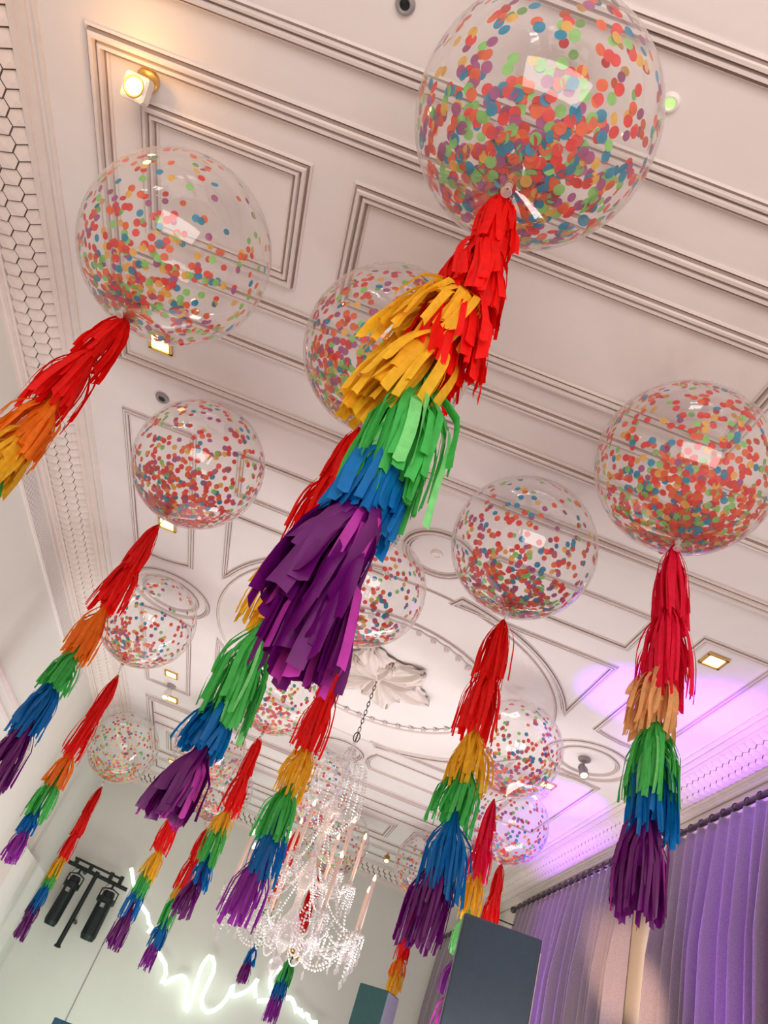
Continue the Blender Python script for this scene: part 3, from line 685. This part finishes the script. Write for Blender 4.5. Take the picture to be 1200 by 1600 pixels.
for k in range(8):
    p, q = lo[k], up[k % 6]
    strand(cat(p, (up[int(k * 6 / 8)][0], up[int(k * 6 / 8)][1], 1.58), 0.16, 10), 0.0075, 0.021)
    strand(cat((p[0] * 0.95, p[1] * 0.95, p[2] - 0.05), (p[0] * 0.2, p[1] * 0.2, 1.02), 0.16, 10), 0.0085, 0.021)
    strand([(p[0], p[1], p[2] - 0.05), (p[0], p[1], p[2] - 0.27)], 0.0095, 0.024, 0.045)
    for (f_, dz, ln) in ((0.82, -0.02, 0.20), (0.62, -0.05, 0.16), (0.42, -0.10, 0.14)):
        for w_ in (-0.16, 0.16):
            cx, cy = (p[0] * math.cos(w_) - p[1] * math.sin(w_)) * f_, (p[0] * math.sin(w_) + p[1] * math.cos(w_)) * f_
            strand([(cx, cy, p[2] + dz), (cx, cy, p[2] + dz - ln)], 0.0085, 0.02, 0.034)
point('chandelier_glow', (CX, CY, 1.45), 3, (1.0, 0.60, 0.32), 0.25)
point('chandelier_glow', (CX + 0.1, CY - 0.1, 2.0), 2, (1.0, 0.60, 0.32), 0.2)

# ------------------------------------------------------------------ ceiling fittings
def downlight(x, y, label, rz=0.0, s_=0.075):
    o = thing('recessed_downlight', label, 'ceiling light', (x, y, CEIL), 'square recessed downlights', rz)
    m = MB()
    for (cx, cy, hx, hy) in ((0, s_, s_ + .012, .012), (0, -s_, s_ + .012, .012), (s_, 0, .012, s_), (-s_, 0, .012, s_)): m.box((cx, cy, -0.008), (hx, hy, 0.010))
    m.obj('frame', M['gold'], o)
    m = MB(); m.box((0, 0, -0.004), (s_ - 0.012, s_ - 0.012, 0.003)); m.obj('diffuser', M['warm'], o)
    return o
for (x, y, l) in ((-1.96, 3.83, 'glowing square downlight under the lower rim of the large left balloon'),
                  (-1.94, 6.03, 'glowing square downlight below the second left balloon'),
                  (-1.93, 9.39, 'glowing square downlight below the third left balloon'),
                  (-1.93, 10.2, 'glowing square downlight beside the double spotlight at left'),
                  (-1.93, 12.87, 'glowing square downlight furthest back on the left'),
                  (2.71, 4.89, 'gilt-framed glowing square downlight at the right by the purple patch'),
                  (2.67, 8.24, 'bright square downlight beside the touching balloons')):
    downlight(x, y, l, 0.0)
def spotlight(x, y, label, aim, body=M['white'], sc=1.0, lit=True, boxy=False):
    o = thing('ceiling_spotlight', label, 'spotlight', (x, y, CEIL), 'adjustable ceiling spotlights')
    m = MB(); m.lathe([(0, -0.03 * sc), (0.05 * sc, -0.028 * sc), (0.06 * sc, -0.018 * sc), (0.06 * sc, 0)], n=20); m.obj('mounting_plate', M['gold'] if boxy else M['grey'], o, True)
    m = MB(); m.tube([(0, 0, -0.02), (0, 0, -0.07 * sc)], 0.010 * sc, 8)
    m.tube([(0.045 * sc * math.cos(t), 0, -0.115 * sc + 0.045 * sc * math.sin(t)) for t in [q * PI / 10 for q in range(11)]], 0.006 * sc, 6); m.obj('yoke', body, o, True)
    q = Vector(aim).normalized().to_track_quat('Z', 'Y').to_matrix(); c = Vector((0, 0, -0.12 * sc))
    m = MB()
    if boxy: m.bbox(c, (0.062 * sc, 0.062 * sc, 0.045 * sc), 0.012 * sc, q)
    else: m.lathe([(0.0, -0.07 * sc), (0.03 * sc, -0.065 * sc), (0.038 * sc, -0.04 * sc), (0.038 * sc, 0.05 * sc), (0.045 * sc, 0.055 * sc), (0.045 * sc, 0.075 * sc), (0.036 * sc, 0.075 * sc), (0.034 * sc, 0.05 * sc)], c, 20, q)
    m.obj('lamp_housing', body, o, not boxy)
    fz = 0.046 * sc if boxy else 0.066 * sc; rl = 0.045 * sc if boxy else 0.035 * sc
    m = MB(); m.lathe([(rl * 1.15, fz), (rl * 1.15, fz + 0.006), (rl, fz + 0.006), (rl * 0.9, fz)], c, 20, q); m.obj('lens_rim', M['gold'], o, True)
    m = MB(); m.lathe([(0, fz + 0.004), (rl * 0.5, fz + 0.003), (rl * 0.9, fz + 0.001)], c, 16, q); m.obj('lens', M['warm'], o)
    if lit: m = MB(); m.lathe([(0, fz + 0.008), (rl * 0.3, fz + 0.006), (rl * 0.42, fz + 0.003)], c, 12, q); m.obj('lamp_bulb', M['filament'], o)
    return o
spotlight(-1.99, 2.07, 'brightly glowing square spotlight in the upper left ceiling panel', (0.05, -0.75, -1), M['white'], 1.0, True, True)
spotlight(-1.93, 9.75, 'white twin-jointed spotlight between two glowing squares at left', (0, -0.3, -1), M['white'])
spotlight(2.70, 7.30, 'purple-lit spotlight in the round ceiling boss at right', (0.1, -0.6, -1), M['grey'], 1.1)
spotlight(1.84, 12.95, 'small lit spotlight at the back beside the chandelier', (0, -0.8, -1), M['gold'])
spotlight(2.68, 10.95, 'dark spotlight half hidden between two garlands', (0, -0.8, -1), M['grey'])
point('spot_glow', (-2.02, 1.93, 3.36), 3.0, (1.0, 0.50, 0.14), 0.04)
def dome(name, x, y, label, cat_, r_, ms):
    o = thing(name, label, cat_, (x, y, CEIL))
    m = MB(); m.lathe([(0.5 * r_, -0.012), (0.62 * r_, -0.022), (0.8 * r_, -0.020), (0.98 * r_, -0.008), (r_, 0)], n=28); m.obj('trim_ring', ms[0], o, True)
    m = MB(); m.lathe([(0, -0.008), (0.3 * r_, -0.010), (0.5 * r_, -0.013)], n=20); m.obj('centre', ms[1], o, True)
    return o
dome('ceiling_speaker', -0.78, 1.33, 'round grey ceiling vent at the top edge', 'ceiling fixture', 0.045, (M['grey'], M['black']))
dome('ceiling_speaker', -1.96, 4.38, 'round dark-centred ceiling fixture beside the left cornice', 'ceiling fixture', 0.055, (M['grey'], M['black']))
dome('ceiling_indicator_lamp', 0.42, 1.32, 'small round ceiling lamp glowing green beside the largest balloon', 'ceiling lamp', 0.042, (M['white'], M['green']))
dome('smoke_detector', 0.39, 4.93, 'small white disc inside the ceiling circle', 'smoke detector', 0.05, (M['white'], M['white']))

# ------------------------------------------------------------------ curtains and rods on the right wall
def curtain(y0, y1, ztop, x, label, wob=0.035, seed=1, lean=0.0, name='curtain'):
    rnd = random.Random(seed); o = thing(name, label, 'curtain', (x, (y0 + y1) / 2, 0), 'long pleated curtains')
    L = y1 - y0; n = max(3, round(L / 0.185)); ns = n * 14; nz = 26; m = MB(); vs = []
    hts = [ztop - 0.06 - (ztop - 0.06 - (FL + 0.02)) * (k / nz) ** 1.25 for k in range(nz + 1)]
    phs = [rnd.gauss(0, 0.25) for _ in range(n + 2)]; am = [rnd.uniform(0.75, 1.25) for _ in range(n + 2)]
    for k, zz in enumerate(hts):
        t = k / nz; op = min(1, t * 3.2)
        for i in range(ns + 1):
            s_ = i / ns * n; c_ = int(min(n - 1, s_)); fr = s_ - c_
            pinch = math.exp(-((fr - 0.5) / 0.16) ** 2)          # tight three-finger pleat at the heading
            soft = 0.5 - 0.5 * math.cos(2 * PI * (fr + phs[c_] * 0.25 * math.sin(PI * fr) * t))
            dx = -(pinch * 0.055 + 0.004 * math.cos(6 * PI * fr) * pinch) * (1 - op) - (soft ** 1.2 * 0.15 * am[c_]) * op - 0.012 * op * math.sin(4 * PI * fr + c_)
            yy = (i / ns - 0.5) * L * (1 + lean * t) + 0.02 * math.sin(2 * PI * fr) * op
            vs.append((dx, yy, zz))
    W_ = ns + 1
    m.add(vs, [(k * W_ + i, k * W_ + i + 1, (k + 1) * W_ + i + 1, (k + 1) * W_ + i) for k in range(nz) for i in range(ns)])
    p = m.obj('drape', M['velvet'], o, True); md = p.modifiers.new('thick', 'SOLIDIFY'); md.thickness = 0.006
    m = MB(); m.box((-0.004, 0, ztop - 0.055), (0.004, L / 2, 0.012)); m.obj('heading_tape', M['lining'], o)
    for i in range(n):
        m = MB(); yy = ((i + 0.5) / n - 0.5) * L
        m.tube([(-0.02, yy, ztop - 0.065), (-0.012, yy, ztop - 0.045), (0.0, yy, ztop - 0.03)], 0.003, 5); m.obj('hook', M['gold'], o)
    return n
def rod(y0, y1, z, x, label, rings):
    o = thing('curtain_rod', label, 'curtain rod', (x, (y0 + y1) / 2, z), 'dark curtain rods')
    L = (y1 - y0) / 2
    m = MB(); m.tube([(0, -L, 0), (0, L, 0)], 0.028, 12); m.obj('pole', M['rod'], o, True)
    for sg in (-1, 1):
        m = MB(); R = Matrix.Rotation(sg * -PI / 2, 3, 'X')
        m.lathe([(0.022, 0), (0.034, 0.005), (0.034, 0.02), (0.02, 0.028), (0.03, 0.04), (0.045, 0.06), (0.048, 0.08), (0.035, 0.105), (0.0, 0.118)], (0, sg * L, 0), 16, R); m.obj('finial', M['rod'], o, True)
        m = MB(); m.tube([(0, sg * (L - 0.1), 0), (0.06, sg * (L - 0.1), -0.02), (XR - x - 0.003, sg * (L - 0.1), -0.02)], 0.010, 8); m.obj('bracket', M['rod'], o, True)
    for yy in rings:
        m = MB(); m.tube([(0.043 * math.cos(t), yy - (y0 + y1) / 2 + 0.006 * math.sin(t * 2), 0.043 * math.sin(t) - 0.010) for t in [q * 2 * PI / 16 for q in range(16)]], 0.006, 6, closed=True); m.obj('curtain_ring', M['rod'], o, True)
def hang(y0, y1, z, x, l1, l2, seed, ry0=None, ry1=None, lean=0.0):
    n = curtain(y0, y1, z, x, l1, seed=seed, lean=lean)
    L = y1 - y0; rod(ry0 or y0 - 0.1, ry1 or y1 + 0.08, z, x, l2, [y0 + (i + 0.5) / n * L for i in range(n)])
hang(3.9, 7.42, 3.19, 3.72, 'purple-lit curtain at the right edge of the frame', 'dark curtain rod at the right edge with rings over the nearest curtain', 3, 3.8, 7.5)
hang(8.05, 11.75, 3.235, 3.72, 'wide purple-lit curtain right of the tall dark panel', 'dark curtain rod with finials above the wide middle curtain', 5, 7.95, 11.9)
hang(12.75, 14.1, 2.97, 3.3, 'narrow grey-green curtain left of the tall dark panel', 'far curtain rod ending in a round finial behind the dark panel', 8, 11.55, 14.15)
# warm light on the strip of wall between the curtains
spot('wall_wash_light', (1.2, 2.9, -1.2), (3.87, 8.35, 2.2), 2600, (1.0, 0.68, 0.42), 9, 0.8)

# ------------------------------------------------------------------ tall dark panel, cabinets
o = thing('display_panel', 'tall dark glossy display panel in front of the curtains at the bottom right', 'display screen', (1.78, 5.90, 0), None, math.radians(-9))
m = MB(); m.bbox((0, 0.03, 0.10), (0.285, 0.05, 1.36), 0.006); m.obj('casing', M['speaker'], o)
m = MB(); m.box((-0.005, -0.024, 0.12), (0.272, 0.003, 1.32)); m.obj('screen', M['screen'], o)
m = MB(); m.box((0.289, 0.02, 0.08), (0.006, 0.012, 1.30)); m.obj('edge_strip', M['white'], o)
m = MB(); m.bbox((0, 0.03, -1.42), (0.36, 0.25, 0.03), 0.008); m.tube([(0, 0.03, -1.40), (0, 0.03, -1.24)], 0.04, 12); m.obj('stand', M['black'], o)
def cabinet(x, y, top, hx, hy, hz_, rz, mats, label):
    o = thing('loudspeaker_cabinet', label, 'loudspeaker', (x, y, 0), None, rz)
    m = MB(); m.bbox((0, 0, top - hz_), (hx, hy, hz_), 0.006); m.obj('body', mats[0], o)
    m = MB(); m.box((hx + 0.003, 0, top - hz_), (0.004, hy - 0.012, hz_ - 0.012)); m.obj('front_grille', mats[1], o)
    m = MB(); m.lathe([(0, 0.012), (0.03, 0.010), (0.06, 0.004), (0.08, 0.008), (0.085, 0)], (hx + 0.006, 0, top - 0.45), 24, Matrix.Rotation(PI / 2, 3, 'Y')); m.obj('driver_cone', M['black'], o)
    m = MB(); m.tube([(0, 0, top - 2 * hz_), (0, 0, FL + 0.03)], 0.03, 10); m.lathe([(0.0, FL + 0.05), (0.25, FL + 0.02), (0.26, FL + 0.004)], n=20); m.obj('stand', M['black'], o)
cabinet(1.84, 10.37, 1.395, 0.186, 0.177, 0.47, math.radians(-35), (M['teal'], M['lilac']), 'two-tone loudspeaker cabinet, teal side and pale front, at the bottom centre')
cabinet(-1.60, 12.4, 0.02, 0.10, 0.10, 0.30, math.radians(-50), (M['navy'], M['navy']), 'navy cabinet top just showing at the bottom left edge')

# ------------------------------------------------------------------ stage lamp rig on the back wall
YR = 13.95
def P(px, pz): return (px, 0, pz)
rg = thing('stage_light_rig', 'black T-shaped stage lamp bracket mounted at the left of the neon sign', 'lighting rig', (0, YR, 0))
m = MB(); m.tube([P(-2.86, 1.90), P(-1.83, 1.84)], 0.030, 10); m.tube([P(-2.80, 1.99), P(-1.95, 1.95)], 0.018, 8)
for xx in (-2.75, -2.5, -2.15, -1.98): m.box((xx, 0, 1.93), (0.03, 0.035, 0.06))
m.obj('crossbar', M['black'], rg)
m = MB(); m.tube([P(-2.37, 1.92), P(-2.40, 0.82)], [0.035, 0.038], 10); m.lathe([(0.05, 0.03), (0.055, 0), (0, -0.01)], (-2.40, 0, 0.80), 12); m.obj('pole', M['black'], rg)
m = MB(); m.tube([(-2.37, 0.0, 1.2), (-2.37, YB - YR - 0.01, 1.2)], 0.03, 8); m.tube([(-2.6, 0.0, 1.88), (-2.6, YB - YR - 0.01, 1.88)], 0.03, 8); m.obj('wall_bracket', M['black'], rg)
def lamp(x, ztop, ln, rad, label, tilt=0.0):
    o = thing('stage_lamp', label, 'stage lamp', (x, YR - 0.02, ztop), 'black stage lamps on the bracket'); o.rotation_euler = (0, tilt, 0)
    m = MB(); m.tube([(0, 0, 0.0), (0, 0, -0.10)], 0.018, 8); m.obj('hanging_clamp', M['black'], o)
    m = MB(); m.tube([(-rad - 0.02, 0, -0.30), (-rad - 0.02, 0, -0.12), (0, 0, -0.08), (rad + 0.02, 0, -0.12), (rad + 0.02, 0, -0.30)], 0.012, 6); m.obj('yoke', M['black'], o)
    m = MB(); m.lathe([(0.0, -0.12), (rad * 0.7, -0.13), (rad * 0.85, -0.17), (rad * 0.85, -0.22), (rad * 1.3, -0.23), (rad * 1.3, -0.30), (rad, -0.32), (rad * 1.05, -ln + 0.06), (rad * 0.85, -ln), (rad * 0.7, -ln + 0.02)], n=18); m.obj('lamp_can', M['black'], o)
    m = MB(); m.box((0, -rad - 0.01, -0.35), (0.03, 0.02, 0.03)); m.obj('knob', M['grey'], o)
    m = MB(); m.tube([(0.02, 0, 0.0), (-0.08, -0.02, -0.04), (-0.11, -0.02, -0.14), (-0.05, 0, -0.2)], 0.006, 6); m.obj('cable', M['black'], o)
lamp(-2.05, 1.86, 0.84, 0.115, 'right-hand black stage lamp with a round can, hanging from the bracket')
lamp(-2.63, 1.88, 0.86, 0.10, 'left-hand black stage lamp behind the thin garland', 0.04)

# ------------------------------------------------------------------ neon sign
ns = thing('neon_sign', 'glowing white neon script sign on the back wall', 'neon sign', (0, YB - 0.10, 0))
def smooth(pts, it=2):
    for _ in range(it):
        q = [pts[0]]
        for a, b_ in zip(pts, pts[1:]): q += [(a[0] * .75 + b_[0] * .25, a[1] * .75 + b_[1] * .25), (a[0] * .25 + b_[0] * .75, a[1] * .25 + b_[1] * .75)]
        pts = q + [pts[-1]]
    return pts
NE = [([(-1.95, 2.18), (-1.78, 1.96), (-1.57, 1.76), (-1.38, 1.66), (-1.31, 1.56), (-1.24, 1.52), (-1.26, 1.43)], 0),
      ([(-1.1, 1.33), (-0.99, 1.25), (-0.74, 1.09), (-0.75, 0.83), (-0.55, 1.08), (-0.4, 1.07), (-0.33, 0.87), (-0.23, 0.63), (-0.22, 0.82), (-0.27, 1.16), (-0.27, 1.33), (-0.21, 1.5), (-0.07, 1.34), (-0.08, 1.11), (-0.1, 0.93), (-0.03, 0.8), (0.08, 0.77), (0.2, 0.87), (0.28, 1.04), (0.28, 1.26), (0.31, 1.14), (0.31, 1.07), (0.44, 1.14), (0.57, 1.27), (0.62, 1.45), (0.6, 1.33), (0.68, 1.18)], 1),
      ([(0.72, 1.15), (1.01, 1.26)], 0),
      ([(1.0, 1.11), (0.92, 1.28), (0.82, 1.42), (0.78, 1.55), (0.85, 1.63), (0.96, 1.64), (1.01, 1.56), (0.96, 1.43), (0.91, 1.32)], 1),
      ([(1.13, 1.33), (1.21, 1.36), (1.29, 1.29), (1.37, 1.17), (1.38, 1.3), (1.46, 1.17), (1.52, 1.26), (1.59, 1.15), (1.71, 1.19)], 1)]
for pts, sm in NE:
    pts = smooth(pts, sm)
    m = MB(); m.tube([(x, 0, z) for x, z in pts], 0.030, 8); m.obj('neon_tube', M['neon'], ns, True)
m = MB()
for pts, sm in NE:
    for (x, z) in pts[::2]: m.tube([(x, 0, z), (x, 0.10, z)], 0.006, 6)
m.obj('tube_supports', M['white'], ns)
